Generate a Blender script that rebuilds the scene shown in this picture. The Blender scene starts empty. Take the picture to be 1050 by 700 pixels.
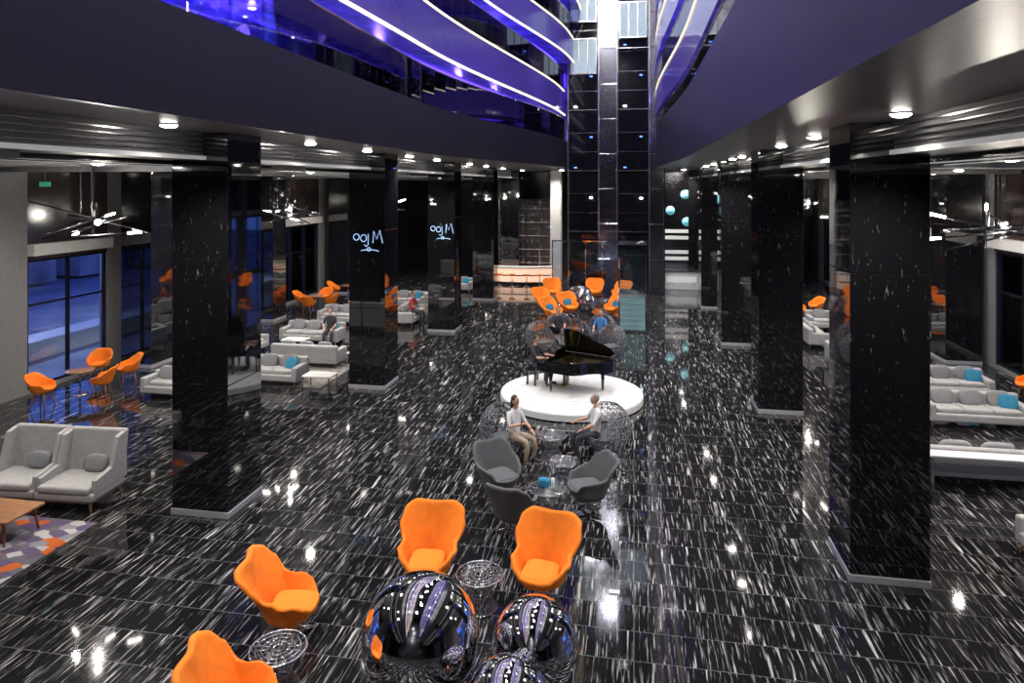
import bpy, bmesh, math, random
from mathutils import Vector, Matrix, Euler
random.seed(7)
sc=bpy.context.scene
try:
    sc.view_settings.view_transform='Standard'
except Exception: pass

# ---------------------------------------------------------------- materials
def newmat(name):
    m=bpy.data.materials.new(name); m.use_nodes=True
    nt=m.node_tree; return m,nt,nt.nodes['Principled BSDF']
def pmat(name,col,rough=.5,metal=0,ior=1.5,emit=None,es=0,var=0.08,scale=8,bump=0):
    m,nt,b=newmat(name)
    b.inputs['Roughness'].default_value=rough; b.inputs['Metallic'].default_value=metal
    b.inputs['IOR'].default_value=ior
    tc=nt.nodes.new('ShaderNodeTexCoord'); n=nt.nodes.new('ShaderNodeTexNoise')
    n.inputs['Scale'].default_value=scale; n.inputs['Detail'].default_value=3
    nt.links.new(tc.outputs['Object'],n.inputs['Vector'])
    r=nt.nodes.new('ShaderNodeValToRGB')
    r.color_ramp.elements[0].position=.3; r.color_ramp.elements[1].position=.7
    r.color_ramp.elements[0].color=tuple(c*(1-var) for c in col)+(1,)
    r.color_ramp.elements[1].color=tuple(min(1,c*(1+var)) for c in col)+(1,)
    nt.links.new(n.outputs['Fac'],r.inputs['Fac']); nt.links.new(r.outputs['Color'],b.inputs['Base Color'])
    if bump:
        bp=nt.nodes.new('ShaderNodeBump'); bp.inputs['Strength'].default_value=bump; bp.inputs['Distance'].default_value=.01
        n2=nt.nodes.new('ShaderNodeTexNoise'); n2.inputs['Scale'].default_value=150
        nt.links.new(tc.outputs['Object'],n2.inputs['Vector']); nt.links.new(n2.outputs['Fac'],bp.inputs['Height'])
        nt.links.new(bp.outputs['Normal'],b.inputs['Normal'])
    if emit:
        b.inputs['Emission Color'].default_value=tuple(emit)+(1,); b.inputs['Emission Strength'].default_value=es
    return m
def glassmat(name,tint=(.9,.95,1),gloss=.12,rough=.02):
    m=bpy.data.materials.new(name); m.use_nodes=True; nt=m.node_tree; nt.nodes.clear()
    o=nt.nodes.new('ShaderNodeOutputMaterial'); mx=nt.nodes.new('ShaderNodeMixShader')
    t=nt.nodes.new('ShaderNodeBsdfTransparent'); g=nt.nodes.new('ShaderNodeBsdfGlossy')
    f=nt.nodes.new('ShaderNodeLayerWeight'); f.inputs['Blend'].default_value=.12
    ad=nt.nodes.new('ShaderNodeMath'); ad.operation='ADD'; ad.inputs[1].default_value=gloss; ad.use_clamp=True
    t.inputs['Color'].default_value=tint+(1,); g.inputs['Roughness'].default_value=rough
    nt.links.new(f.outputs[0],ad.inputs[0]); nt.links.new(ad.outputs[0],mx.inputs[0])
    nt.links.new(t.outputs[0],mx.inputs[1]); nt.links.new(g.outputs[0],mx.inputs[2]); nt.links.new(mx.outputs[0],o.inputs[0])
    return m
def marble(name,base,fleck,scale,lo,hi,tile=None,rough=.07,ior=1.6,zrot=.03,dist=.8,second=None):
    m,nt,b=newmat(name); L=nt.links.new; N=nt.nodes.new
    b.inputs['Roughness'].default_value=rough; b.inputs['IOR'].default_value=ior
    tc=N('ShaderNodeTexCoord'); mp=N('ShaderNodeMapping'); mp.inputs['Scale'].default_value=scale
    mp.inputs['Rotation'].default_value=(0,0,zrot)
    vec=tc.outputs['Object']
    if tile:
        br=N('ShaderNodeTexBrick'); br.offset=0; br.inputs['Scale'].default_value=1
        br.inputs['Brick Width'].default_value=tile[0]; br.inputs['Row Height'].default_value=tile[1]
        br.inputs['Mortar Size'].default_value=.006; br.inputs['Mortar Smooth'].default_value=0
        br.inputs['Color1'].default_value=(0,0,0,1); br.inputs['Color2'].default_value=(1,1,1,1)
        L(vec,br.inputs['Vector'])
        vm=N('ShaderNodeVectorMath'); vm.operation='MULTIPLY_ADD'; vm.inputs[1].default_value=(9,9,9)
        L(br.outputs['Color'],vm.inputs[0]); L(vec,vm.inputs[2]); L(vm.outputs[0],mp.inputs['Vector'])
    else: L(vec,mp.inputs['Vector'])
    def layer(lo,hi,off,sc2):
        mp2=N('ShaderNodeMapping'); mp2.inputs['Location'].default_value=(off,off*2,0); mp2.inputs['Scale'].default_value=(sc2,)*3
        L(mp.outputs[0],mp2.inputs[0])
        n=N('ShaderNodeTexNoise'); n.inputs['Scale'].default_value=1; n.inputs['Detail'].default_value=3; n.inputs['Roughness'].default_value=.55
        n.inputs['Distortion'].default_value=dist
        L(mp2.outputs[0],n.inputs['Vector'])
        r=N('ShaderNodeValToRGB'); r.color_ramp.elements[0].position=lo; r.color_ramp.elements[1].position=hi
        r.color_ramp.elements[0].color=(0,0,0,1); r.color_ramp.elements[1].color=(1,1,1,1)
        L(n.outputs['Fac'],r.inputs['Fac']); return r.outputs[0]
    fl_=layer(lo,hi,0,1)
    n2=N('ShaderNodeTexNoise'); n2.inputs['Scale'].default_value=1.3; n2.inputs['Detail'].default_value=2
    L(tc.outputs['Object'],n2.inputs['Vector'])
    r2=N('ShaderNodeValToRGB'); r2.color_ramp.elements[0].position=.35; r2.color_ramp.elements[1].position=.62
    r2.color_ramp.elements[0].color=(.3,.3,.3,1); L(n2.outputs['Fac'],r2.inputs['Fac'])
    mu=N('ShaderNodeMath'); mu.operation='MULTIPLY'; L(fl_,mu.inputs[0]); L(r2.outputs[0],mu.inputs[1])
    fac=mu.outputs[0]
    if second:
        l2=layer(second[0],second[1],7.3,1.6); m3=N('ShaderNodeMath'); m3.operation='MULTIPLY'; m3.inputs[1].default_value=second[2]; L(l2,m3.inputs[0])
        mxm=N('ShaderNodeMath'); mxm.operation='MAXIMUM'; L(fac,mxm.inputs[0]); L(m3.outputs[0],mxm.inputs[1]); fac=mxm.outputs[0]
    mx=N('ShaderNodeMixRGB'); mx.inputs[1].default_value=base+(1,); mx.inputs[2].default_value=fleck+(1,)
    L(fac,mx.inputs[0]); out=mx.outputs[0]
    if tile:
        m2=N('ShaderNodeMixRGB'); m2.inputs[2].default_value=(.10,.10,.10,1)
        L(br.outputs['Fac'],m2.inputs[0]); L(out,m2.inputs[1]); out=m2.outputs[0]
    L(out,b.inputs['Base Color'])
    return m
M={}
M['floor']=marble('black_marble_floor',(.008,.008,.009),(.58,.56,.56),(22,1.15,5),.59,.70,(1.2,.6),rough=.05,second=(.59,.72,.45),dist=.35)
M['col']=marble('black_marble_column',(.008,.008,.010),(.35,.35,.37),(20,20,5),.66,.78,None,.03,2.1)
M['stage']=marble('white_marble',(.75,.74,.73),(.35,.34,.34),(3,6,3),.55,.75,None,.25)
M['fascia']=pmat('fascia_grey',(.017,.015,.020),.45,ior=1.35)
M['vfascia']=pmat('violet_fascia_glow',(.05,.045,.13),.15,ior=1.7,emit=(.12,.05,.75),es=.20)  # emission put in the material stands in for purple light on the fascia
M['soffit']=pmat('soffit_grey',(.20,.19,.20),.35)
M['ceil']=pmat('side_ceiling',(.17,.17,.18),.5)
M['white']=pmat('white_paint',(.6,.6,.6),.5)
M['plinth']=pmat('plinth_grey',(.36,.36,.37),.35)
M['trimglow']=pmat('white_trim_glow',(.6,.6,.6),.5,emit=(1,1,1),es=.22)  # slight emission stands in for light falling on the white trim
M['greywall']=pmat('grey_wall',(.22,.22,.23),.5)
M['dark']=pmat('dark_panel',(.012,.012,.015),.2)
M['darkglass']=pmat('dark_glass_panel',(.006,.006,.010),.05,ior=1.6)
M['upper']=pmat('upper_wall_panel',(.05,.035,.035),.12,ior=1.6,var=.3,scale=1)
M['chrome']=pmat('chrome',(.88,.88,.90),.025,1,var=.02)
M['steel']=pmat('brushed_steel',(.55,.55,.57),.22,1)
M['mirror']=pmat('mirror_panel',(.50,.49,.56),.12,1,var=.15,scale=3)
M['orange']=pmat('orange_fabric',(.90,.215,.008),.85,bump=.3)
M['greyf']=pmat('grey_fabric',(.10,.10,.105),.9,bump=.3)
M['lightf']=pmat('light_grey_fabric',(.36,.355,.35),.9,bump=.3)
M['cush']=pmat('cushion_grey',(.24,.24,.25),.9,bump=.3)
M['teal']=pmat('teal_fabric',(.02,.20,.34),.8)
M['wood']=pmat('oak_wood',(.30,.135,.055),.4,var=.25,scale=12)
M['wire']=pmat('gunmetal_wire',(.22,.22,.24),.4,.5)
M['piano']=pmat('piano_black',(.006,.006,.006),.04,ior=1.7)
M['gold']=pmat('brass_frame',(.5,.35,.1),.3,1)
M['ivory']=pmat('ivory_keys',(.8,.8,.75),.3)
M['glass']=glassmat('clear_glass',gloss=.07)
M['balglass']=glassmat('balustrade_glass',(.75,.75,.97),.14)
M['balglass2']=glassmat('balustrade_glass_reflective',(.80,.78,1.0),.22)
M['led']=pmat('warm_led',(1,1,1),emit=(1,.84,.38),es=1.9)
M['led2']=pmat('warm_led_dim',(1,1,1),emit=(1,.84,.42),es=1.1)
M['lamp']=pmat('downlight_glow',(1,1,1),emit=(1,.94,.84),es=38)
M['violet']=pmat('violet_light',(.1,.1,.5),emit=(.12,.05,1),es=3.2)
M['bluedisc']=pmat('blue_disc_light',(.1,.2,.8),emit=(.12,.25,1),es=3)
M['vwall']=pmat('corridor_wall',(.24,.20,.62),.2,var=.5,scale=1.2)
M['vdoor']=pmat('corridor_door',(.05,.04,.10),.2)
M['cyan']=pmat('pale_glass_shelf',(.42,.52,.50),emit=(.6,.85,.80),es=.12)
M['cyan2']=pmat('cyan_disc',(.2,.6,.7),emit=(.25,.7,.85),es=.35)
M['warm']=pmat('warm_glow',(1,.7,.55),emit=(1,.62,.42),es=.75)
M['neonrefl']=pmat('neon_reflection_glow',(.4,.5,.7),emit=(.4,.65,1),es=.9)
M['green']=pmat('exit_green',(0,.3,.1),emit=(.05,.6,.35),es=.25)
M['bottle']=pmat('bottles',(.25,.12,.05),.1,var=.6,scale=30)
M['street']=pmat('paving',(.22,.24,.28),.6,var=.3,scale=.5)
M['bld']=pmat('building_facade',(.25,.28,.36),.6,var=.5,scale=.6)
M['skin']=pmat('skin',(.55,.30,.20),.5,var=.03)
M['hair']=pmat('hair_dark',(.02,.012,.008),.5)
M['hairg']=pmat('hair_grey',(.25,.23,.21),.6)
M['wshirt']=pmat('white_shirt',(.75,.75,.74),.8)
M['bshirt']=pmat('dark_shirt',(.03,.03,.04),.8)
M['rshirt']=pmat('blue_shirt',(.05,.2,.45),.8)
M['redshirt']=pmat('red_shirt',(.45,.05,.04),.8)
M['pants']=pmat('dark_trousers',(.04,.04,.06),.8)
M['beige']=pmat('beige_trousers',(.35,.28,.2),.8)
M['shoe']=pmat('shoe',(.05,.03,.02),.4)
def rugmat():
    m,nt,b=newmat('patterned_rug'); L=nt.links.new; N=nt.nodes.new
    tc=N('ShaderNodeTexCoord'); mp=N('ShaderNodeMapping'); mp.inputs['Scale'].default_value=(4,6,1); mp.inputs['Rotation'].default_value=(0,0,.6)
    L(tc.outputs['Object'],mp.inputs[0]); v=N('ShaderNodeTexVoronoi'); v.distance='MANHATTAN'; v.inputs['Randomness'].default_value=.35
    v.inputs['Scale'].default_value=1
    L(mp.outputs[0],v.inputs['Vector']); s=N('ShaderNodeSeparateColor'); L(v.outputs['Color'],s.inputs[0])
    r=N('ShaderNodeValToRGB'); r.color_ramp.interpolation='CONSTANT'
    cols=[(0,(.12,.11,.13)),(.3,(.5,.10,.01)),(.48,(.42,.40,.40)),(.64,(.10,.07,.14)),(.8,(.22,.21,.24))]
    e=r.color_ramp.elements; e[0].position=0; e[0].color=cols[0][1]+(1,); e[1].position=cols[1][0]; e[1].color=cols[1][1]+(1,)
    for p,c in cols[2:]:
        x=e.new(p); x.color=c+(1,)
    L(s.outputs[0],r.inputs[0]); L(r.outputs[0],b.inputs['Base Color']); b.inputs['Roughness'].default_value=.95
    return m
M['rug']=rugmat()
M['rug2']=pmat('grey_rug',(.22,.20,.19),.95,var=.4,scale=6)

# ---------------------------------------------------------------- builder
class B:
    def __init__(s): s.bm=bmesh.new(); s.mats=[]
    def mi(s,k):
        if k not in s.mats: s.mats.append(k)
        return s.mats.index(k)
    def add(s,t,k,smooth=False,mat=None):
        i=s.mi(k)
        if mat is not None: t.transform(mat)
        for f in t.faces: f.material_index=i; f.smooth=smooth
        me=bpy.data.meshes.new('tmp'); t.to_mesh(me); t.free(); s.bm.from_mesh(me); bpy.data.meshes.remove(me)
    def box(s,c,d,k,bev=0,rot=(0,0,0),seg=2,smooth=False):
        t=bmesh.new(); bmesh.ops.create_cube(t,size=1)
        for v in t.verts: v.co=Vector((v.co.x*d[0],v.co.y*d[1],v.co.z*d[2]))
        if bev: bmesh.ops.bevel(t,geom=t.edges[:],offset=min(bev,min(d)*.45),segments=seg,profile=.5,affect='EDGES')
        s.add(t,k,smooth,Matrix.Translation(c)@Euler(rot).to_matrix().to_4x4())
    def pillow(s,c,d,k,rot=(0,0,0)):
        t=bmesh.new(); bmesh.ops.create_uvsphere(t,u_segments=20,v_segments=12,radius=1)
        for v in t.verts:
            p=v.co; q=Vector([math.copysign(abs(a)**.5,a) for a in p])
            v.co=Vector((q.x*d[0]/2,q.y*d[1]/2,math.copysign(abs(p.z)**.8,p.z)*d[2]/2))
        s.add(t,k,True,Matrix.Translation(c)@Euler(rot).to_matrix().to_4x4())
    def cyl(s,p1,p2,r,k,r2=None,seg=12,smooth=True,caps=True):
        p1=Vector(p1);p2=Vector(p2); h=(p2-p1).length
        t=bmesh.new(); bmesh.ops.create_cone(t,cap_ends=caps,segments=seg,radius1=r,radius2=r if r2 is None else r2,depth=h)
        q=Vector((0,0,1)).rotation_difference((p2-p1).normalized()).to_matrix().to_4x4()
        s.add(t,k,smooth,Matrix.Translation((p1+p2)/2)@q)
    def sph(s,c,d,k,u=20,v=12,rot=(0,0,0)):
        if not hasattr(d,'__len__'): d=(d,d,d)
        t=bmesh.new(); bmesh.ops.create_uvsphere(t,u_segments=u,v_segments=v,radius=1)
        for w in t.verts: w.co=Vector((w.co.x*d[0],w.co.y*d[1],w.co.z*d[2]))
        s.add(t,k,True,Matrix.Translation(c)@Euler(rot).to_matrix().to_4x4())
    def tube(s,pts,r,k,seg=6,closed=False):
        pts=[Vector(p) for p in pts]; n=len(pts); t=bmesh.new(); rings=[]
        up=Vector((0,0,1))
        for i,p in enumerate(pts):
            a=pts[(i-1)%n] if (closed or i>0) else p; b=pts[(i+1)%n] if (closed or i<n-1) else p
            d=(b-a).normalized(); x=d.cross(up)
            if x.length<.05: x=d.cross(Vector((0,1,0)))
            x.normalize(); y=x.cross(d)
            rings.append([t.verts.new(p+(x*math.cos(2*math.pi*j/seg)+y*math.sin(2*math.pi*j/seg))*r) for j in range(seg)])
        for i in range(n if closed else n-1):
            A=rings[i];C=rings[(i+1)%n]
            for j in range(seg):
                try: t.faces.new((A[j],A[(j+1)%seg],C[(j+1)%seg],C[j]))
                except ValueError: pass
        s.add(t,k,True)
    def ring(s,c,r,tr,k,n=28,seg=6):
        s.tube([(c[0]+r*math.cos(2*math.pi*i/n),c[1]+r*math.sin(2*math.pi*i/n),c[2]) for i in range(n)],tr,k,seg,True)
    def lathe(s,prof,k,seg=32,c=(0,0,0)):
        t=bmesh.new(); R=[]
        for r,z in prof: R.append([t.verts.new((r*math.cos(2*math.pi*j/seg),r*math.sin(2*math.pi*j/seg),z)) for j in range(seg)])
        for a,b in zip(R,R[1:]):
            for j in range(seg): t.faces.new((a[j],a[(j+1)%seg],b[(j+1)%seg],b[j]))
        t.faces.new(R[0][::-1]); t.faces.new(R[-1])
        s.add(t,k,False,Matrix.Translation(c))
    def prism(s,poly,z0,z1,k,mat=None):
        t=bmesh.new(); a=[t.verts.new((x,y,z0)) for x,y in poly]; b=[t.verts.new((x,y,z1)) for x,y in poly]; n=len(poly)
        t.faces.new(a[::-1]); t.faces.new(b)
        for i in range(n): t.faces.new((a[i],a[(i+1)%n],b[(i+1)%n],b[i]))
        bmesh.ops.recalc_face_normals(t,faces=t.faces[:])
        s.add(t,k,False,mat)
    def sweep(s,ys,prof,ks):
        for kk in ks: s.mi(kk)
        t=bmesh.new(); R=[[t.verts.new((x,y,z)) for x,z in prof(y)] for y in ys]; n=len(R[0])
        for a,b in zip(R,R[1:]):
            for j in range(n):
                f=t.faces.new((a[j],a[(j+1)%n],b[(j+1)%n],b[j])); f.material_index=s.mi(ks[j])
        f=t.faces.new(R[0]); f.material_index=s.mi(ks[0]); f=t.faces.new(R[-1]); f.material_index=s.mi(ks[0])
        bmesh.ops.recalc_face_normals(t,faces=t.faces[:])
        me=bpy.data.meshes.new('tmp'); t.to_mesh(me); t.free(); s.bm.from_mesh(me); bpy.data.meshes.remove(me)
    def obj(s,name,loc=(0,0,0),rz=0,sc_=1):
        me=bpy.data.meshes.new(name); s.bm.to_mesh(me); s.bm.free()
        for k in s.mats: me.materials.append(M[k])
        o=bpy.data.objects.new(name,me); sc.collection.objects.link(o); o.location=loc; o.rotation_euler=(0,0,rz); o.scale=(sc_,)*3; return o
def inst(o,loc,rz=0,sc_=1):
    n=bpy.data.objects.new(o.name.split('.')[0],o.data); sc.collection.objects.link(n); n.location=loc; n.rotation_euler=(0,0,rz)
    n.scale=(sc_,)*3; return n
def lerp(tab,x):
    for (a,va),(b,vb) in zip(tab,tab[1:]):
        if x<=b:
            t=(x-a)/(b-a); t=t*t*(3-2*t); return va+(vb-va)*t
    return tab[-1][1]
def simple(name,c,d,k,bev=0):
    b=B(); b.box(c,d,k,bev); return b.obj(name)
D=math.radians

# ---------------------------------------------------------------- room shell
XL,XR,Y0,Y1=-17.6,12.0,-8.0,48.0
ZS,ZC=7.15,6.65
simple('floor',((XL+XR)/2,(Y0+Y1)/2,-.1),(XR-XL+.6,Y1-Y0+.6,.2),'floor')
def sidewall(name,x,sgn,wins):
    b=B(); t=.3; cx=x+sgn*t/2; ys=[Y0]
    zb,zt=.12,3.95
    for a,c in wins:
        b.box((cx,(ys[-1]+a)/2,4.4),(t,a-ys[-1],8.8),'greywall')
        b.box((cx,(a+c)/2,zb/2),(t,c-a,zb),'greywall')
        b.box((cx,(a+c)/2,(zt+8.8)/2),(t,c-a,8.8-zt),'upper'); ys.append(c)
        b.box((x-sgn*.12,(a+c)/2,zt+.30),(.24,c-a,.34),'white')
    b.box((cx,(ys[-1]+Y1)/2,4.4),(t,Y1-ys[-1],8.8),'greywall')
    b.obj(name)
    for i,(a,c) in enumerate(wins):
        w=B(); n=max(2,round((c-a)/1.5)); 
        w.box((cx,(a+c)/2,(zb+zt)/2),(.02,c-a-.05,zt-zb-.05),'glass')
        for j in range(n+1): 
            yy=a+.04+(c-a-.08)*j/n; w.box((cx-sgn*.05,yy,(zb+zt)/2),(.1,.08,zt-zb-.01),'dark')
        for z in (zb+.04,2.6,zt-.04): w.box((cx-sgn*.04,(a+c)/2,z),(.08,c-a-.01,.07),'dark')
        w.obj('window_%d'%(i+1+(0 if sgn<0 else len(wins))))
sidewall('wall_left',XL,-1,[(5,14),(17.3,20.4),(21.8,28),(30,36.2),(38,44)])
sidewall('wall_right',XR,1,[(9,17.5),(19.2,25.6),(27.4,34),(36,43),(44,47)])
simple('wall_back',((XL+XR)/2,Y1+.15,12),(XR-XL+.6,.3,24.2),'dark')
simple('wall_front',((XL+XR)/2,Y0-.15,12),(XR-XL+.6,.3,24.2),'dark')

def xl(y,amp=1):
    t=max(0,min(1,(y-19)/19)); t=t*t*(3-2*t); return -6.3+2.5*t*amp
def xr(y):
    t=max(0,min(1,(y-22)/17)); t=t*t*(3-2*t); return 1.8-.55*t
YS=[Y0+.02]+[float(y) for y in range(-7,39)]+[39.4]
def ribbon(b,fin,xout,z0,z1,k,ksoff=None):
    ks=ksoff or k
    b.sweep(YS,lambda y:[(fin(y),z0),(fin(y),z1),(xout,z1),(xout,z0)],[k,ks,k,ks])
def strip(b,f,off,z0,z1,k,w=.05):
    b.sweep(YS,lambda y:[(f(y)+off,z0),(f(y)+off,z1),(f(y)+off+w,z1),(f(y)+off+w,z0)],[k]*4)
BL,BR=-7.9,3.95
b=B(); ribbon(b,xl,-9.98,ZS,8.67,'fascia','soffit'); b.obj('balcony_left')
b=B(); ribbon(b,xr,6.28,ZS,9.5,'fascia','soffit'); b.obj('balcony_right')
for nm,x0,x1,xf,sg in (('ceiling_left',XL,BL,BL,1),('ceiling_right',BR,XR,BR,-1)):
    b=B(); b.box(((x0+x1)/2,(Y0+Y1)/2,(ZC+ZS)/2),(x1-x0,Y1-Y0,ZS-ZC-.004),'ceil')
    for i in range(4): b.box((xf+sg*.02,(Y0+39)/2,ZC+.14+i*.09),(.04,39-Y0,.02),'steel')
    b.box((xf+sg*.03,(Y0+Y1)/2,ZC+.03),(.07,Y1-Y0,.07),'trimglow')
    xc=(x0+x1)/2
    for y in [y*8.1-4.5+.0 for y in range(0,7)]:
        b.box((xc,y+4,ZC-.06),(abs(x1-x0)-.4,.5,.12),'greywall')
    for j in range(7): b.box((xf-sg*(.9+j*.25),(Y0+Y1)/2,ZC-.03),(.08,Y1-Y0,.06),'trimglow' if j in (3,6) else 'dark')
    b.obj(nm)
simple('ceiling_rear',((BL+BR)/2,44.6,(ZS+8.67)/2),(BR-BL,Y1-41.3,8.67-ZS),'soffit')
simple('ceiling_atrium',(-2,20,24.1),(18,56,.2),'dark')
for nm,x,sg in (('wall_corridor_left',-10.1,1),('wall_corridor_right',6.4,-1)):
    b=B(); b.box((x,(Y0+Y1)/2,16.4),(.2,Y1-Y0,15.2),'vwall')
    for z in (8.7,11.68,14.73,17.78):
        if sg<0 and z<9: continue
        for i in range(11):
            y=.5+i*3.6; b.box((x+sg*.11,y,z+.75),(.04,1.0,1.4),'vdoor'); b.box((x+sg*.12,y-.56,z+.75),(.06,.08,1.45),'steel'); b.box((x+sg*.12,y+.56,z+.75),(.06,.08,1.45),'steel'); b.box((x+sg*.13,y+.9,z+1.0),(.05,.12,.35),'bluedisc')
    b.obj(nm)
b=B()
for i in range(9):
    for z in range(9):
        b.box((-7+i*1.3,41.35,9.6+z*1.6),(1.26,.1,1.56),'mirror' if (i+z)%3 else 'vwall',.01)
b.obj('wall_tower_mirror_cladding')
TH=1.45
for k,z in enumerate((10.2,13.25,16.3,19.35,22.4)):
    b=B(); fl=(lambda y,k=k: xl(y,1+.10*k)-.25*math.sin(y*.22+k*1.1)*(1 if y>6 else 0))
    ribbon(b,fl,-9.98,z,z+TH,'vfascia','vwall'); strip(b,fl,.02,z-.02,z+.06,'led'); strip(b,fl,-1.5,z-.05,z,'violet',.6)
    strip(b,fl,.0,z+TH-.06,z+TH,'led',.03)
    b.obj('balcony_upper_left')
    g=B(); strip(g,fl,-.03,z+TH,z+TH+1.05,'balglass',.015)
    for i in range(0,len(YS)-1): g.cyl((fl(YS[i])-.05,YS[i],z+TH),(fl(YS[i])-.05,YS[i],z+TH+1.1),.025,'steel',seg=6)
    g.tube([(fl(y)-.03,y,z+TH+1.08) for y in YS],.03,'chrome'); g.obj('glass_balustrade')
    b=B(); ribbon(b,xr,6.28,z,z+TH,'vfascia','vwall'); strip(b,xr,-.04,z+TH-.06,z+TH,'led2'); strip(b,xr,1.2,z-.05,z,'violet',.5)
    b.obj('balcony_upper_right')
    g=B(); strip(g,xr,.03,z+TH,z+TH+1.05,'balglass',.015); g.tube([(xr(y)+.03,y,z+TH+1.08) for y in YS],.03,'chrome')
    for i in range(0,len(YS)-1): g.cyl((xr(YS[i])+.05,YS[i],z+TH),(xr(YS[i])+.05,YS[i],z+TH+1.1),.025,'steel',seg=6)
    g.obj('glass_balustrade')
for f,z,s_,hh in ((xl,8.67,-.06,1.15),(xr,9.5,.06,.5)):
    g=B(); strip(g,f,s_,z,z+hh,'balglass2',.015); g.tube([(f(y)+s_,y,z+hh+.03) for y in YS],.03,'chrome')
    for i in range(len(YS)-1):
        y=YS[i]; g.box((f(y)+s_*1.5,y,z+hh/2),(.02,.12,hh),'chrome')
    g.obj('glass_balustrade')
b=B()
for z in (9.6,12.55,15.6):
    for i in range(12):
        b.cyl((-10.0,2+i*3.1,z),(-9.93,2+i*3.1,z),.30,'bluedisc',seg=24)
        if z>10: b.cyl((6.3,2+i*3.1,z),(6.23,2+i*3.1,z),.28,'bluedisc',seg=24)
b.obj('round_corridor_light')

def column(x,y,w=1.15,h=ZS,name='marble_column'):
    b=B()
    b.box((0,0,.055),(w+.03,w+.03,.11),'plinth',.005)
    n=3; hh=(h-.11)/n
    for i in range(n): b.box((0,0,.11+hh*(i+.5)),(w,w,hh-.006),'col',.008)
    b.box((0,0,h/2),(w-.03,w-.03,h-.01),'dark')
    return b.obj(name,(x,y,0))
cm=column(-7.97,12.08)
for i in range(1,5): inst(cm,(-7.97,12.08+8.1*i,0))
for i in range(0,5): inst(cm,(3.89,11.98+7.98*i,0))
for y in (12.3,21.1,29.0,37.1): inst(cm,(-16.6,y,0))
for y in (18.35,26.5,34.9): inst(cm,(11.2,y,0))
inst(cm,(-7.97,3.98,0)); inst(cm,(3.89,4.0,0))

# elevator tower
b=B(); yt=39.6; H=23.9
b.box((-1.0,yt+.9,H/2),(5.5,1.4,H),'dark')
for x0,x1 in ((-3.75,-2.0),(-.95,.85)):
    for zz in range(0,7):
        z=zz*3.5
        b.box(((x0+x1)/2,yt+.05,z+1.7),((x1-x0)*.88,.1,3.3),'darkglass')
        b.box(((x0+x1)/2,yt+.0,z+.02),(x1-x0,.14,.05),'steel')
        for q in (1.1,2.2): b.box(((x0+x1)/2,yt+.0,z+q),(x1-x0,.12,.02),'steel')
    for f in (.0,.5,1.0): b.box((x0+(x1-x0)*f,yt-.02,H/2),(.06,.12,H),'steel' if f!=.5 else 'piano')
    for zz in range(3,14): b.box(((x0+x1)/2-.45+.9*(zz%2),yt-.08,zz*1.75+.2),(.16,.05,.06),'lamp' if zz%3==0 else 'bluedisc')
for x0,x1 in ((-2.0,-.95),(.85,1.7)):
    for zz in range(0,12): b.box(((x0+x1)/2,yt-.05,zz*2+1),((x1-x0)-.06,.3,1.97),'mirror',.02)
for x,z in ((-2.88,16.6),(-2.88,13.6),(-.05,15.6)):
    b.box((x,yt-.05,z),(1.5,.2,2.0),'cyan'); 
    for f in (-.75,-.25,.25,.75): b.box((x+f,yt-.17,z),(.05,.05,2.05),'steel')
    for f in (-1.0,1.0): b.box((x,yt-.17,z+f),(1.55,.08,.08),'steel')
b.obj('elevator_tower')
b=B()
for i in range(5):
    x=-4.6+i*.95; b.box((x,38.9,1.5),(.05,.05,3.0),'chrome')
    if i<4: b.box((x+.475,38.9,1.5),(.9,.02,2.95),'glass')
b.box((-2.7,38.9,3.0),(3.85,.06,.06),'chrome'); b.obj('glass_screen')
b=B()
for x in (-.62,.5):
    for y in (29.1,30.3): b.box((x,y,1.85),(.05,.05,3.7),'chrome')
for i in range(7):
    z=.12+i*.22; b.box((-.06,29.7,z),(1.05,1.1,.025),'cyan')
b.box((-.06,29.1,1.85),(1.08,.02,3.6),'glass');b.box((-.06,30.3,1.85),(1.08,.02,3.6),'glass')
b.box((-.62,29.7,1.85),(.02,1.15,3.6),'glass');b.box((.5,29.7,1.85),(.02,1.15,3.6),'glass')
for z in (.05,1.6,3.7): b.box((-.06,29.7,z),(1.2,1.28,.07),'steel')
b.obj('glass_lift_cabin')
b=B(); b.box((0,0,.55),(2.0,.7,1.1),'white',.03); b.box((0,-.36,.6),(1.7,.02,.35),'trimglow'); b.box((0,0,1.12),(2.2,.9,.05),'dark',.01); b.obj('reception_desk',(2.75,41.8,0))
b=B(); b.box((0,0,3.5),(4.4,.1,7.0),'mirror')
for z in (1.6,2.0,2.9,3.3): b.box((0,-.07,z),(4.2,.04,.22),'trimglow')
for z,x in ((4.6,-.5),(5.6,.4),(3.9,.5),(5.3,-1.2),(4.4,1.3)): b.cyl((x,-.1,z),(x,-.04,z),.28,'cyan2',seg=24)
b.obj('wall_panel_lit',(2.75,44,0))

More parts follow.
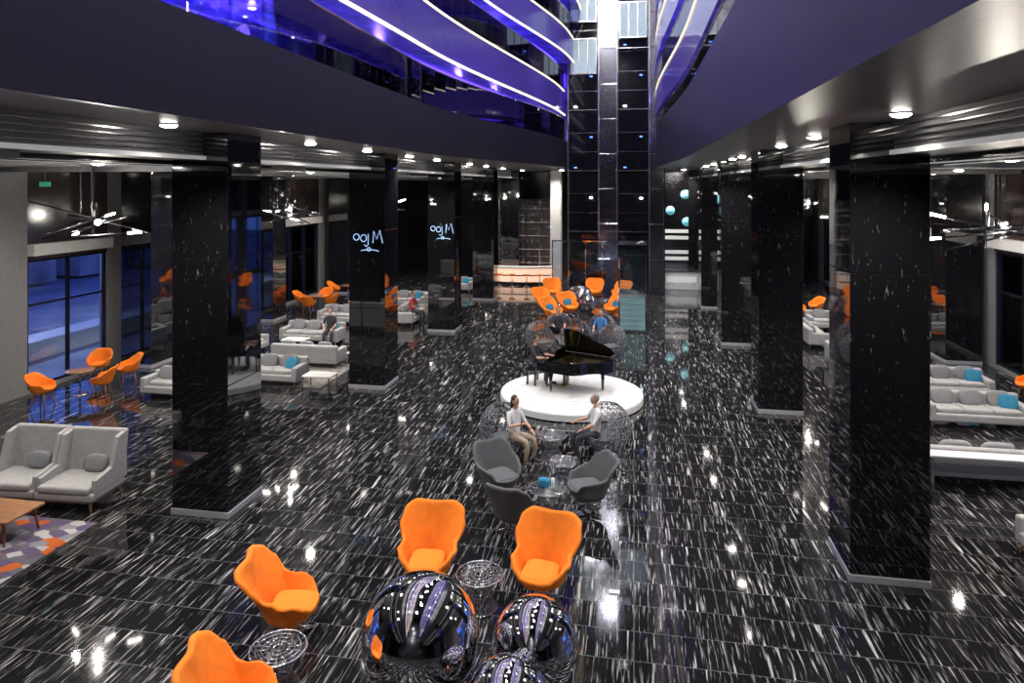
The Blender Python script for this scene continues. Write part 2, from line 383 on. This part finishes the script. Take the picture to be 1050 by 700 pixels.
# bar
b=B()
pts=[(-2.2+.55*i,-.5*math.sin(i/8*math.pi)) for i in range(9)]
poly=pts+[(p[0],p[1]+.7) for p in pts[::-1]]
b.prism(poly,0,1.02,'warm'); b.prism([(x*1.03,y*1.03-.05) for x,y in poly],1.02,1.1,'white'); b.prism([(x,y-.01) for x,y in poly],0,.18,'dark'); b.prism([(x,y-.015) for x,y in poly],.55,.62,'dark')
b.obj('bar_counter',(-7.3,42.2,0))
b=B()
b.box((0,.25,2.6),(3.9,.06,5.2),'greywall')
for x in (-1.9,-.95,0,.95,1.9): b.box((x,0,2.6),(.05,.4,5.2),'steel')
for i in range(11):
    b.box((0,0,.3+i*.47),(3.8,.4,.03),'white' if i%2 else 'steel')
    for j in range(26):
        x=-1.8+j*.144; 
        if random.random()<.8:
            h=random.uniform(.18,.3); b.cyl((x,0,.32+i*.47),(x,0,.32+i*.47+h),.035,random.choice(['bottle','bottle','chrome','cush','white']) ,.02,seg=6)
b.obj('bottle_shelf',(-7.4,47.2,0))
st=B(); st.cyl((0,0,0),(0,0,.03),.2,'chrome'); st.cyl((0,0,.03),(0,0,.7),.025,'chrome'); st.cyl((0,0,.7),(0,0,.78),.19,'orange'); st.ring((0,0,.3),.15,.012,'chrome'); s0=st.obj('bar_stool',(-8.9,41.0,0))
for x in (-8.1,-7.3,-6.4,-5.6): inst(s0,(x,40.9,0))
simple('white_pier',(-5.0,44.5,ZS/2),(.7,.7,ZS-.01),'white')

# downlights
def downlight(x,y,z,r=.13):
    b=B(); b.cyl((0,0,-.02),(0,0,0),r+.03,'steel',seg=20); b.sph((0,0,-.02),(r,r,.045),'lamp',20,8); return b.obj('downlight',(x,y,z))
dl=downlight(-7.3,5.8,ZS)
def spot(x,y,z,e,ang=120,r=.1,col=(1,.94,.85)):
    l=bpy.data.lights.new('spot','SPOT'); l.energy=e; l.spot_size=D(ang); l.spot_blend=.8; l.shadow_soft_size=r; l.color=col
    o=bpy.data.objects.new('ceiling_spot',l); sc.collection.objects.link(o); o.location=(x,y,z)
for y in (9.75,14.6,18.0,21.6,24.8,30,33.5,38):
    inst(dl,(-7.3,y,ZS)); 
for y in (10.0,14.5,17.6,20.6,23.8,26,29.3,32,35): inst(dl,(3.55,y,ZS))
for y in (4,10,15,21,26,32,38):
    spot(-7.2,y,ZS-.08,760); spot(3.4,y,ZS-.08,760)
for x,ys in ((-11,(8,12.5,17.5,22,27,32,38)),(-14.8,(10,16,22,28,34,40)),(6.6,(9,13.5,18.5,24,29,35)),(9.8,(11,17,23,29,36))):
    for y in ys:
        inst(dl,(x,y,ZC)); spot(x,y,ZC-.08,(520 if y<14 else 760),140)
for x,y in ((-7,43),(-4.5,43),(1.5,43),(3,42.8)): inst(dl,(x,y,ZS)); spot(x,y,ZS-.08,1000,140)  # rear fixtures and spots added to brighten the far background
for z in (10.2,13.25,16.3):
    for y in range(6,39,4):
        inst(dl,(-8.4+max(0,xl(y)+6.3)*.6,y,z-.06),0,.6); inst(dl,(3.2,y,z-.06),0,.6)
for y in (8,16,24,32,37):
    inst(dl,(-2.5,y,24.0),0,1.5)
def area(x,y,z,sx,e,col):
    l=bpy.data.lights.new('area','AREA'); l.shape='DISK'; l.size=sx; l.energy=e; l.color=col
    o=bpy.data.objects.new('atrium_fill',l); sc.collection.objects.link(o); o.location=(x,y,z)
def point(x,y,z,e,col=(1,.95,.9),r=.15):
    l=bpy.data.lights.new('pt','POINT'); l.energy=e; l.color=col; l.shadow_soft_size=r
    o=bpy.data.objects.new('lamp_light',l); sc.collection.objects.link(o); o.location=(x,y,z)
for y in (0,6,12,18,24,30): area(-2.5+(.9 if y%12 else -.9),y,23.7,.9,1250,(.97,.97,1))  # unseen overhead disks added for general soft ambience
for z in (9.9,12.95,16.0):
    for y in (6,14,22,30,36): point(-8.6+max(0,xl(y)+6.3)*.5,y,z-.3,170,(.22,.14,1))
    if z>10:
        for y in (12,26,36): point(4.6,y,z-.3,100,(.25,.16,1))

# ---------------------------------------------------------------- furniture
def shell(b,rim,flare,R0,k,zb=.2,zs=.38,lean=.18,thick=.045,ns=16,nt=56):
    t=bmesh.new(); rows=[]
    for i in range(ns+1):
        s=i/ns; row=[]
        for j in range(nt):
            th=2*math.pi*j/nt; a=abs(math.degrees(math.atan2(math.sin(th),math.cos(th))))
            R=lerp(rim,a); fl=lerp(flare,a)
            if s<.4:
                ph=(s+.02)/.42*math.pi/2; r=R0*math.sin(ph); z=zb+(zs-zb)*(1-math.cos(ph))
            else:
                q=(s-.4)/.6; z=zs+(R-zs)*q; r=R0+fl*q**1.2
            x=r*math.sin(th); y=r*math.cos(th)*.95+lean*max(0,z-zs)*(1 if a<120 else 0)
            row.append(t.verts.new((x,y,z)))
        rows.append(row)
    for A,C in zip(rows,rows[1:]):
        for j in range(nt): t.faces.new((A[j],A[(j+1)%nt],C[(j+1)%nt],C[j]))
    t.faces.new(rows[0][::-1])
    bmesh.ops.recalc_face_normals(t,faces=t.faces[:])
    bmesh.ops.solidify(t,geom=t.faces[:],thickness=thick)
    b.add(t,k,True)
def starbase(b,zt,k='chrome',n=4,r=.33):
    b.cyl((0,0,.05),(0,0,zt),.03,k)
    for i in range(n):
        a=2*math.pi*i/n+.4; b.cyl((0,0,.09),(r*math.cos(a),r*math.sin(a),.025),.028,k,.018,seg=8)
    b.sph((0,0,.08),(.06,.06,.04),k)
def egg(teal=False):
    b=B()
    shell(b,[(0,1.07),(28,1.06),(46,.99),(60,.84),(76,.66),(92,.60),(112,.60),(130,.50),(148,.41),(180,.40)],
          [(0,.12),(44,.30),(62,.24),(80,.08),(106,.12),(150,.07),(180,.05)],.36,'orange',lean=.20,ns=20,nt=80,thick=.06)
    b.pillow((0,-.06,.42),(.54,.58,.16),'orange',(D(3),0,0))
    if teal: b.pillow((0,.20,.62),(.40,.14,.34),'teal',(D(-18),0,0))
    starbase(b,.24); return b.obj('egg_chair',(-3.12,10.1,0),D(4))
eg=egg()
inst(eg,(-1.36,10.1,0),D(-10)); inst(eg,(-4.66,8.7,0),D(104)); inst(eg,(-4.25,6.9,0),D(108))
for x,y,r in ((-4.36,33.5,40),(-4.3,36.9,20),(-.73,36.6,-30),(-2.1,37.2,0)): inst(eg,(x,y,0),D(r))
et=egg(True); et.location=(-3.0,32.2,0); et.rotation_euler[2]=D(30); inst(et,(-.95,32.1,0),D(-40)); inst(et,(-3.6,30.7,0),D(50))
def greyc():
    b=B(); shell(b,[(0,.90),(35,.92),(55,.84),(75,.66),(100,.62),(125,.58),(145,.44),(180,.42)],[(0,.06),(40,.12),(70,.10),(110,.06),(180,.03)],.34,'greyf',lean=.22)
    b.pillow((0,-.04,.43),(.52,.56,.14),'greyf'); starbase(b,.24,n=4,r=.3); return b.obj('swivel_armchair',(-2.6,13.2,0),D(40),1.1)
gc=greyc(); inst(gc,(-.85,13.0,0),D(-65),1.1); inst(gc,(-2.1,11.95,0),D(165),1.1)
def tub():
    b=B(); shell(b,[(0,.84),(35,.84),(60,.74),(85,.64),(115,.62),(135,.50),(180,.46)],[(0,.06),(60,.08),(110,.05),(180,.02)],.27,'orange',zb=.36,zs=.45,thick=.03,ns=10,nt=36)
    b.pillow((0,-.02,.48),(.44,.46,.08),'orange')
    for a in (45,135,225,315): b.cyl((.17*math.cos(D(a)),.17*math.sin(D(a)),.40),(.27*math.cos(D(a)),.27*math.sin(D(a)),0),.02,'wood',.014,seg=8)
    return b.obj('tub_dining_chair',(-16.2,16.4,0),D(100),1.1)
tb=tub()
for x,y,r in ((-15.2,17.4,-70),(-16.7,19.0,20),(-15.4,18.7,-40)): inst(tb,(x,y,0),D(r),1.1)
for x,y,r in ((-16.3,31.6,90),(-14.6,31.3,-90),(-15.5,32.6,0),(-15.3,30.4,180),(-13.9,33.0,30),(-13.4,31.4,-60),(-16.1,35,90),(-14.6,35.2,-90)): inst(tb,(x,y,0),D(r),1.1)
for x,y,r in ((11.0,21.6,-90),(7.4,33,40),(8.4,34,-60),(6.9,35.4,0),(8,37.2,0),(6.2,38.5,30),(7.6,39,0)): inst(tb,(x,y,0),D(r),1.1)
b=B(); b.cyl((0,0,.70),(0,0,.73),.38,'wood',seg=32); b.cyl((0,0,.02),(0,0,.7),.03,'steel'); b.cyl((0,0,0),(0,0,.02),.22,'steel',seg=24); rt=b.obj('round_table',(-16.1,17.6,0))
inst(rt,(-15.45,31.5,0)); inst(rt,(-15.35,35.1,0)); inst(rt,(7.4,34.2,0))

def wiretable():
    b=B(); n=26; rt_,rm,rb=.34,.15,.25; h=.5
    for i in range(n):
        for sg in (1,-1):
            pts=[]
            for q in range(9):
                u=q/8; z=.02+u*(h-.03); r=rm+(rt_-rm)*((u-.4)/.6)**1.5 if u>.4 else rm+(rb-rm)*((.4-u)/.4)**1.5
                a=2*math.pi*i/n+sg*u*.5; pts.append((r*math.cos(a),r*math.sin(a),z))
            b.tube(pts,.006,'steel',4)
    for r in (.06,.13,.2,.27): b.ring((0,0,h-.01),r,.006,'steel')
    for i in range(16):
        a=2*math.pi*i/16; b.cyl((.06*math.cos(a),.06*math.sin(a),h-.01),(rt_*math.cos(a),rt_*math.sin(a),h-.01),.006,'steel',seg=4)
    b.ring((0,0,.015),rb,.012,'chrome'); b.ring((0,0,h-.01),rt_,.014,'steel'); b.ring((0,0,h*.4),rm,.008,'chrome')
    return b.obj('wire_side_table',(-2.22,9.75,0))
wt=wiretable()
inst(wt,(-4.3,7.75,0)); inst(wt,(-1.6,12.72,0)); inst(wt,(-1.84,15.45,0)); inst(wt,(-2.1,24.6,0)); inst(wt,(-1.45,14.15,0),0,.9); inst(wt,(-3.85,35.0,0)); inst(wt,(-1.4,34.2,0))
b=B(); b.pillow((0,0,.09),(.22,.16,.18),'teal'); b.cyl((.16,.05,0),(.16,.05,.16),.035,'cyan',seg=12); b.obj('teal_gift_bag',(-1.66,12.72,.505))
def ballchair():
    b=B(); t=bmesh.new(); bmesh.ops.create_uvsphere(t,u_segments=20,v_segments=12,radius=.54)
    for v in t.verts: v.co.z=v.co.z*1.05+.64
    dele=[f for f in t.faces if (f.calc_center_median().y<-.12 and f.calc_center_median().z>.52) or f.calc_center_median().z>1.12]
    bmesh.ops.delete(t,geom=dele,context='FACES')
    bmesh.ops.triangulate(t,faces=[f for f in t.faces if len(f.verts)==4])
    es=[(e.verts[0].co.copy(),e.verts[1].co.copy()) for e in t.edges]; t.free()
    for a,c in es:
        if (a-c).length>1e-4: b.cyl(a,c,.011,'wire',seg=4,caps=False)
    b.ring((0,0,.02),.28,.016,'wire'); b.ring((0,0,.1),.18,.012,'wire')
    for i in range(8):
        a=i*math.pi/4; b.cyl((.28*math.cos(a),.28*math.sin(a),.02),(.18*math.cos(a),.18*math.sin(a),.12),.008,'wire',seg=5)
    b.pillow((0,-.02,.42),(.56,.56,.1),'greyf'); return b.obj('wire_ball_chair',(-2.95,15.35,0),D(60))
bc=ballchair(); inst(bc,(-.6,15.8,0),D(-70)); inst(bc,(-3.4,24.9,0),D(40)); inst(bc,(-.8,24.7,0),D(-50)); inst(bc,(-2.9,26.6,0),D(20)); inst(bc,(-1.2,26.6,0),D(-20))
def sphere_sculpt(x,y,r):
    b=B(); b.sph((0,0,r),r,'chrome',96,64); b.cyl((0,0,0),(0,0,.03),r*.35,'steel',seg=32); b.ring((0,0,.03),r*.35,.015,'steel'); return b.obj('mirror_ball_sculpture',(x,y,0))
sphere_sculpt(-2.54,7.95,.71); sphere_sculpt(-1.20,8.32,.53); sphere_sculpt(-1.36,7.32,.49)
for x,y,r in ((-2.6,34.6,.55),(-2.2,33.5,.45),(-3.0,35.6,.45)): sphere_sculpt(x,y,r)

# stage + piano
b=B(); b.lathe([(2.02,0),(2.05,.03),(2.05,.19),(2.03,.22)],'stage',64); b.lathe([(2.055,.0),(2.055,.03)],'dark',64); b.obj('round_stage',(-1.78,19.75,0))
def piano():
    b=B()
    def outl(o=0):
        raw=[(-.9,-.72),(-.1,-.72),(.10,-.66),(.26,-.5),(.40,-.27),(.56,-.1),(.76,.03),(.90,.2),(.95,.42),(.88,.62),(.72,.72),(-.9,.72)]
        return [(x*(1-o),y*(1-o)) for x,y in raw]
    z0,z1=.62,.98; O=outl(); I=outl(.05); n=len(O)
    for i in range(n):
        a,c=O[i],O[(i+1)%n]; ai,ci=I[i],I[(i+1)%n]
        b.prism([a,c,ci,ai],z0,z1,'piano')
    b.prism(outl(.04),z0,z0+.05,'piano'); b.prism(outl(.07),.84,.86,'gold')
    for i in range(26): b.cyl((-.45,-.55+i*.045,.88),(.05+.030*i if i<24 else .7,-.52+i*.045,.88),.003,'chrome',seg=4)
    b.box((-1.02,0,.70),(.30,1.46,.14),'piano',.01); b.box((-1.04,0,.775),(.18,1.22,.02),'ivory')
    for i in range(36):
        if i%7 not in (2,6): b.box((-1.0,-.58+i*.033,.795),(.10,.014,.02),'piano')
    for s in (-1,1): b.box((-1.0,s*.69,.82),(.3,.08,.14),'piano',.01)
    b.box((-.68,0,1.12),(.03,.75,.26),'piano',.01,(0,D(18),0))
    hm=Matrix.Translation((0,.72,1.0))@Matrix.Rotation(D(-42),4,'X')@Matrix.Translation((0,-.72,-1.0))
    b.prism([(x,y) for x,y in outl(-.01) ],.995,1.02,'piano',hm)
    p=hm@Vector((.15,-.58,.99)); b.cyl((.1,-.62,.95),p,.012,'piano',seg=8)
    for x,y in ((-.72,-.58),(-.72,.58),(.62,.38)):
        b.cyl((x,y,.07),(x,y,.62),.04,'piano',.065,seg=12); b.cyl((x,y-.02,.035),(x,y+.02,.035),.035,'gold',seg=12); b.cyl((x,y,.03),(x,y,.09),.02,'gold')
    b.box((-.5,0,.35),(.05,.25,.5),'piano'); b.box((-.55,0,.1),(.2,.3,.04),'gold')
    return b.obj('grand_piano',(-1.55,19.85,.22),D(-22),.92)
piano()
b=B(); b.box((0,0,.45),(.36,.75,.09),'piano',.03); 
for sx in (-.13,.13):
    for sy in (-.3,.3): b.box((sx,sy,.2),(.05,.05,.4),'piano')
b.obj('piano_bench',(-2.9,20.42,.22),D(-22))

def sofa(w,d=.9,h=.78,nc=3,teal=True):
    b=B(); 
    b.box((0,0,.28),(w,d,.2),'lightf',.04,seg=3)
    b.box((0,d/2-.09,.52),(w,.2,h-.26),'lightf',.06,seg=3)
    for s in (-1,1): b.box((s*(w/2-.09),0,.44),(.18,d,.36),'lightf',.05,seg=3)
    iw=(w-.4)/nc
    for i in range(nc):
        x=-w/2+.2+iw*(i+.5); b.box((x,-.06,.43),(iw-.02,d-.3,.14),'lightf',.05,seg=3); b.pillow((x,d/2-.28,.66),(iw*.8,.18,.42),'cush',(D(-14),0,0))
    if teal: b.pillow((w/2-.38,.02,.62),(.42,.16,.40),'teal',(D(-25),0,D(-15)))
    for sx in (-1,1):
        for sy in (-1,1): b.cyl((sx*(w/2-.12),sy*(d/2-.1),.2),(sx*(w/2-.08),sy*(d/2-.06),0),.028,'wood',.018,seg=8)
    return b
so=sofa(2.4).obj('grey_sofa',(-12.4,25.0,0),0)
for x,y,r in ((-11.0,21.9,180),(-11.3,19.7,0),(-13.9,22.4,90),(-9.9,29.6,90),(-11.5,33.0,0),(-9.9,34.0,90),(-10.4,38.5,0),(8.6,19.4,0),(8.9,21.9,0),(6.9,28.4,90),(8.5,31.0,0),(7.0,24.2,90),(-12.6,28.6,0)): inst(so,(x,y,0),D(r))
sofa(2.8,.95,.8,3,teal=False).obj('grey_sofa',(7.4,15.85,0),D(180))
sofa(1.9,.8,.6,2,teal=False).obj('low_sofa',(-13.1,17.9,0),D(0))
sofa(1.2,.9,.8,1,teal=False).obj('armchair',(6.8,12.3,0),D(-90))
sofa(1.2,.9,.8,1,teal=False).obj('armchair',(-11.2,8.8,.012),D(180))
def highback():
    b=B(); w=1.2
    b.box((0,0,.30),(w,.95,.16),'lightf',.05,seg=3); b.box((0,-.06,.43),(w-.14,.85,.14),'lightf',.05,seg=3)
    b.box((0,.46,.80),(w,.14,.98),'lightf',.05,(D(-9),0,0),3)
    for s in (-1,1):
        poly=[(-.38,.36),(-.36,.60),(.1,.68),(.26,1.20),(.50,1.26),(.50,.36)]
        mt=Matrix.Translation((s*(w/2-.04),0,0))@Matrix(((0,0,1,0),(1,0,0,0),(0,1,0,0),(0,0,0,1)))
        b.prism(poly,-.045,.045,'lightf',mt)
    b.pillow((.1,.30,.66),(.48,.16,.34),'cush',(D(-14),0,0))
    for sx in (-1,1):
        for sy in (-1,1): b.cyl((sx*.5,sy*.38,.22),(sx*.55,sy*.43,0),.03,'wood',.018,seg=8)
    b.box((0,0,.21),(w-.08,.85,.04),'wood'); return b.obj('highback_lounge_chair',(-10.6,11.6,0),D(4))
hb=highback(); inst(hb,(-11.85,11.55,0),D(4))
b=B(); b.box((0,0,.006),(3.4,2.2,.012),'rug'); b.obj('patterned_rug',(-11.35,9.85,0))
b=B(); b.box((0,0,.006),(3.6,2.8,.012),'rug2'); b.obj('grey_rug',(-11.2,20.8,0))
b=B(); b.box((0,0,.43),(1.9,.8,.05),'wood',.015)
for sx in (-1,1):
    for sy in (-1,1): b.cyl((sx*.8,sy*.3,.41),(sx*.86,sy*.34,0),.03,'wood',.02,seg=8)
b.obj('wooden_coffee_table',(-11.4,10.25,.012))
b=B(); b.box((0,0,.45),(.9,.6,.04),'white',.01)
for sx in (-1,1):
    for sy in (-1,1): b.box((sx*.42,sy*.27,.22),(.03,.03,.43),'steel')
ct=b.obj('white_side_table',(-9.35,19.3,0))
for x,y in ((9.6,17.6),(-12.4,23.6),(-9.2,22.2),(8.4,29.7)): inst(ct,(x,y,0),0)
b=B(); b.box((0,0,.75),(3.2,.35,.04),'white',.01)
for sx in (-1,1): b.box((sx*1.5,0,.365),(.04,.3,.73),'steel')
b.obj('console_table',(7.4,15.1,0))
simple('floor_outlet',(-.29,10.47,.006),(.16,.1,.012),'white'); 
def chand(x,y,z,seed):
    rnd=random.Random(seed); b=B()
    for i in range(7):
        a=rnd.uniform(0,math.pi); e=rnd.uniform(-.35,.35); L=rnd.uniform(.8,1.4); c=Vector((rnd.uniform(-.4,.4),rnd.uniform(-.4,.4),rnd.uniform(-.25,.25)))
        d=Vector((math.cos(a)*math.cos(e),math.sin(a)*math.cos(e),math.sin(e)))
        b.cyl(c-d*L,c+d*L,.022,'dark',seg=6); b.cyl(c+d*(L*.7),c+d*L,.026,'lamp' if i%3==0 else 'steel',seg=6)
        b.cyl(c,(c.x,c.y,ZC-z),.004,'steel',seg=4)
    b.sph((.3,0,.1),.07,'lamp'); b.obj('rod_chandelier',(x,y,z)); point(x+.3,y,z-.2,240,(1,.93,.82),r=.04)
for i,(x,y,z) in enumerate(((-12.8,14.2,5.2),(-12.6,23,5.2),(-12.5,31.5,5.2),(7.2,15.6,5.25),(7.2,24,5.25),(7.4,32.5,5.3))): chand(x,y,z,i+3)
def neonrefl(x,y,z,s):  # glowing script strokes stand in for a sign's reflection in the polished column
    b=B()
    def arc(cx,cz,rx,rz,a0,a1,n=14): return [(cx+rx*math.cos(D(a0+(a1-a0)*i/n)),0,cz+rz*math.sin(D(a0+(a1-a0)*i/n))) for i in range(n+1)]
    S=[arc(-.38,.05,.09,.09,0,360),arc(-.16,.02,.09,.10,0,360),[(-.02,0,.14),(-.02,0,-.16),(-.08,0,-.22),(-.14,0,-.17)],
       [(.12,0,-.12),(.15,0,.22),(.24,0,.0),(.33,0,.25),(.42,0,-.12)],arc(.02,-.38,.30,.07,150,20),arc(.0,-.30,.05,.05,0,360)]
    for P in S: b.tube([(p[0]*s,0,p[2]*s) for p in P],.012*s,'neonrefl',5)
    b.obj('neon_reflection',(x,y,z))
neonrefl(-7.9,19.58,4.55,1.05); neonrefl(-7.9,27.68,4.3,1.1)
b=B(); b.box((0,0,0),(.04,.36,.14),'green'); b.cyl((0,0,.07),(0,0,.45),.01,'steel'); b.obj('exit_sign',(-16.9,17.2,6.2))
b=B(); b.cyl((0,0,0),(-.12,0,0),.03,'chrome'); b.cyl((-.12,0,-.08),(-.12,0,.08),.02,'chrome'); b.cyl((-.15,0,0),(-.13,0,0),.06,'chrome'); b.obj('wall_sprinkler',(1.8,4.9,8.05))

# ---------------------------------------------------------------- people
def person(name,loc,rz,shirt,pants,hair,arms=((.24,-.10,.80,.17,-.32,.70),(.24,-.10,.80,.17,-.32,.70)),longhair=False,lean=0):
    V=[];E=[];R=[];lab=[]
    def v(x,y,z,r): V.append((x,y,z)); R.append(r); return len(V)-1
    def e(a,c,l): E.append((a,c)); lab.append(l)
    L_=lean
    pel=v(0,.0,.53,.14); sp=v(0,.03+L_*.3,.72,.125); ch=v(0,.04+L_,.96,.15); nb=v(0,.03+L_,1.12,.065); nk=v(0,.02+L_,1.20,.052)
    e(pel,sp,'s');e(sp,ch,'s');e(ch,nb,'s');e(nb,nk,'k')
    hands=[]
    for s,A in ((-1,arms[0]),(1,arms[1])):
        sh=v(s*.18,.04+L_,1.05,.062); el=v(s*A[0],A[1],A[2],.045); mid=v(s*(A[0]*.6+A[3]*.4),A[1]*.6+A[4]*.4,A[2]*.6+A[5]*.4,.04); wr=v(s*A[3],A[4],A[5],.027)
        e(ch,sh,'s');e(sh,el,'s');e(el,mid,'k');e(mid,wr,'k'); hands.append((s,Vector((s*A[3],A[4],A[5])),(Vector((s*A[3],A[4],A[5]))-Vector((s*A[0],A[1],A[2]))).normalized()))
        hp=v(s*.09,-.03,.52,.10); kn=v(s*.14,-.44,.52,.065); cf=v(s*.14,-.46,.32,.055); an=v(s*.14,-.42,.10,.038); hl=v(s*.14,-.42,.05,.04); to=v(s*.16,-.62,.035,.033)
        e(pel,hp,'p');e(hp,kn,'p');e(kn,cf,'p');e(cf,an,'p');e(an,hl,'f');e(hl,to,'f')
    def skin(V,E,R,root,sub):
        me=bpy.data.meshes.new('sk'); me.from_pydata(V,E,[]); o=bpy.data.objects.new('sk',me); sc.collection.objects.link(o)
        o.modifiers.new('s','SKIN'); 
        for i,r in enumerate(R): me.skin_vertices[0].data[i].radius=(r,r)
        me.skin_vertices[0].data[root].use_root=True
        m=o.modifiers.new('u','SUBSURF'); m.levels=sub
        bpy.context.view_layer.update(); dg=bpy.context.evaluated_depsgraph_get(); out=bpy.data.meshes.new_from_object(o.evaluated_get(dg))
        bpy.data.objects.remove(o); return out
    b=B(); me=skin(V,E,R,0,2)
    km={'s':shirt,'p':pants,'k':'skin','f':'shoe'}; idx={k:b.mi(m) for k,m in km.items()}
    vs=[Vector(p) for p in V]
    for p in me.polygons:
        c=p.center; best=None
        for (a,d),l in zip(E,lab):
            A=vs[a]; Dv=vs[d]-A; t=max(0,min(1,(c-A).dot(Dv)/Dv.length_squared)); q=(c-A-Dv*t).length-.5*(R[a]*(1-t)+R[d]*t)
            if best is None or q<best[0]: best=(q,l)
        p.material_index=idx[best[1]]; p.use_smooth=True
    b.bm.from_mesh(me)
    for s,w,d in hands:
        side=Vector((0,0,1)).cross(d); side.normalize(); HV=[];HE=[];HR=[]
        HV.append(w);HR.append(.024);HV.append(w+d*.075);HR.append(.026);HE.append((0,1))
        for i,Ln in enumerate((.065,.078,.072,.055)):
            base=w+d*.085+side*(i-1.5)*.019; HV+= [base,base+d*Ln*.5+Vector((0,0,-.006)),base+d*Ln+Vector((0,0,-.03))]; HR+=[.009,.0085,.0075]
            n=len(HV); HE+=[(1,n-3),(n-3,n-2),(n-2,n-1)]
        tb_=w+d*.03-side*s*.028; HV+=[tb_,tb_+d*.035-side*s*.025,tb_+d*.06-side*s*.03]; HR+=[.011,.010,.008]; n=len(HV); HE+=[(0,n-3),(n-3,n-2),(n-2,n-1)]
        hm=skin([tuple(x) for x in HV],HE,HR,0,1)
        for p in hm.polygons: p.material_index=idx['k']; p.use_smooth=True
        b.bm.from_mesh(hm)
    hy=L_; hz=1.31
    b.sph((0,hy,hz),(.075,.092,.115),'skin'); b.sph((0,hy-.04,hz-.07),(.05,.05,.045),'skin')
    b.cyl((0,hy-.085,hz+.01),(0,hy-.112,hz-.025),.007,'skin',.014,seg=8)
    for s in (-1,1): b.sph((s*.029,hy-.082,hz+.012),(.011,.008,.007),'ivory',8,6); b.sph((s*.029,hy-.089,hz+.012),.005,'hair',8,6); b.sph((s*.076,hy+.005,hz),(.012,.02,.03),'skin',8,6); b.box((s*.029,hy-.088,hz+.034),(.028,.008,.006),hair)
    b.box((0,hy-.088,hz-.05),(.04,.008,.009),'rug2')
    b.sph((0,hy+.02,hz+.03),(.083,.088,.105),hair)
    if longhair: b.sph((0,hy+.06,hz-.06),(.085,.05,.15),hair)
    return b.obj(name,loc,rz)
person('seated_woman',(-2.65,15.25,-.02),D(60),'wshirt','beige','hair',arms=((.26,-.05,.80,.15,-.30,.88),(.24,-.10,.80,.17,-.32,.70)),longhair=True)
person('seated_man',(-.88,15.68,-.02),D(-70),'wshirt','pants','hairg',arms=((.26,-.12,.80,.20,-.35,.78),(.24,-.10,.80,.17,-.32,.70)))
person('seated_guest',(-2.9,26.45,-.02),D(20),'bshirt','pants','hair')
person('seated_guest',(-1.25,26.4,-.02),D(-20),'rshirt','pants','hair')
person('seated_guest',(-11.6,24.85,.0),D(10),'bshirt','pants','hair')
person('seated_guest',(-9.75,29.4,.0),D(80),'redshirt','pants','hair')
person('pianist',(-2.9,20.42,.22),D(68),'bshirt','pants','hair',arms=((.24,-.15,.82,.2,-.42,.84),(.24,-.15,.82,.2,-.42,.84)))

# ---------------------------------------------------------------- exterior
simple('ground_outside',(-2.5,20,-.35),(140,140,.3),'street')
b=B()
for i in range(7): b.box((-40,-10+i*11,2+ (i*37%5)*.6),(6,9,4+(i*37%5)*1.2),'bld')
for i in range(7): b.box((36,-10+i*11,2+ (i*23%5)*.6),(6,9,4+(i*23%5)*1.2),'bld')
b.obj('street_buildings')
b=B(); b.box((-22,24,.15),(1.2,30,.7),'white',.05); b.box((17,24,.15),(1.2,30,.7),'white',.05); b.obj('planter_wall')
sl=B(); sl.cyl((0,0,0),(0,0,4.2),.06,'dark',.04); sl.cyl((0,0,4.2),(.7,0,4.35),.03,'dark'); sl.sph((.75,0,4.3),(.16,.1,.06),'lamp'); s1=sl.obj('exterior_fill_lamp',(-24.5,19,-.2))  # lamps added outside to brighten the view through the windows
for x,y in ((-24.5,28),(-24.5,38),(19.5,24),(19.5,33)): inst(s1,(x,y,-.2))
for x,y in ((-23.6,19),(-23.6,32),(19.5,24),(19.5,33)): point(x,y,3.9,900,(.7,.78,1))  # light of the added exterior lamps, brightening what the windows show
w=bpy.data.worlds.new('dusk'); sc.world=w; w.use_nodes=True; nt=w.node_tree; bg=nt.nodes['Background']
tc=nt.nodes.new('ShaderNodeTexCoord'); sp=nt.nodes.new('ShaderNodeSeparateXYZ'); r=nt.nodes.new('ShaderNodeValToRGB')
r.color_ramp.elements[0].color=(.08,.18,.70,1); r.color_ramp.elements[1].color=(.03,.06,.38,1); r.color_ramp.elements[1].position=.6
nt.links.new(tc.outputs['Generated'],sp.inputs[0]); nt.links.new(sp.outputs['Z'],r.inputs[0]); nt.links.new(r.outputs[0],bg.inputs[0]); bg.inputs[1].default_value=2.2

cd=bpy.data.cameras.new('cam'); cam=bpy.data.objects.new('camera',cd); sc.collection.objects.link(cam)
cam.location=(0,0,6.17); cam.rotation_euler=(D(90),0,math.atan(125/700)); cd.lens=24; cd.sensor_width=36; cd.shift_y=-160/1050; cd.clip_start=.05; cd.clip_end=300
sc.camera=cam
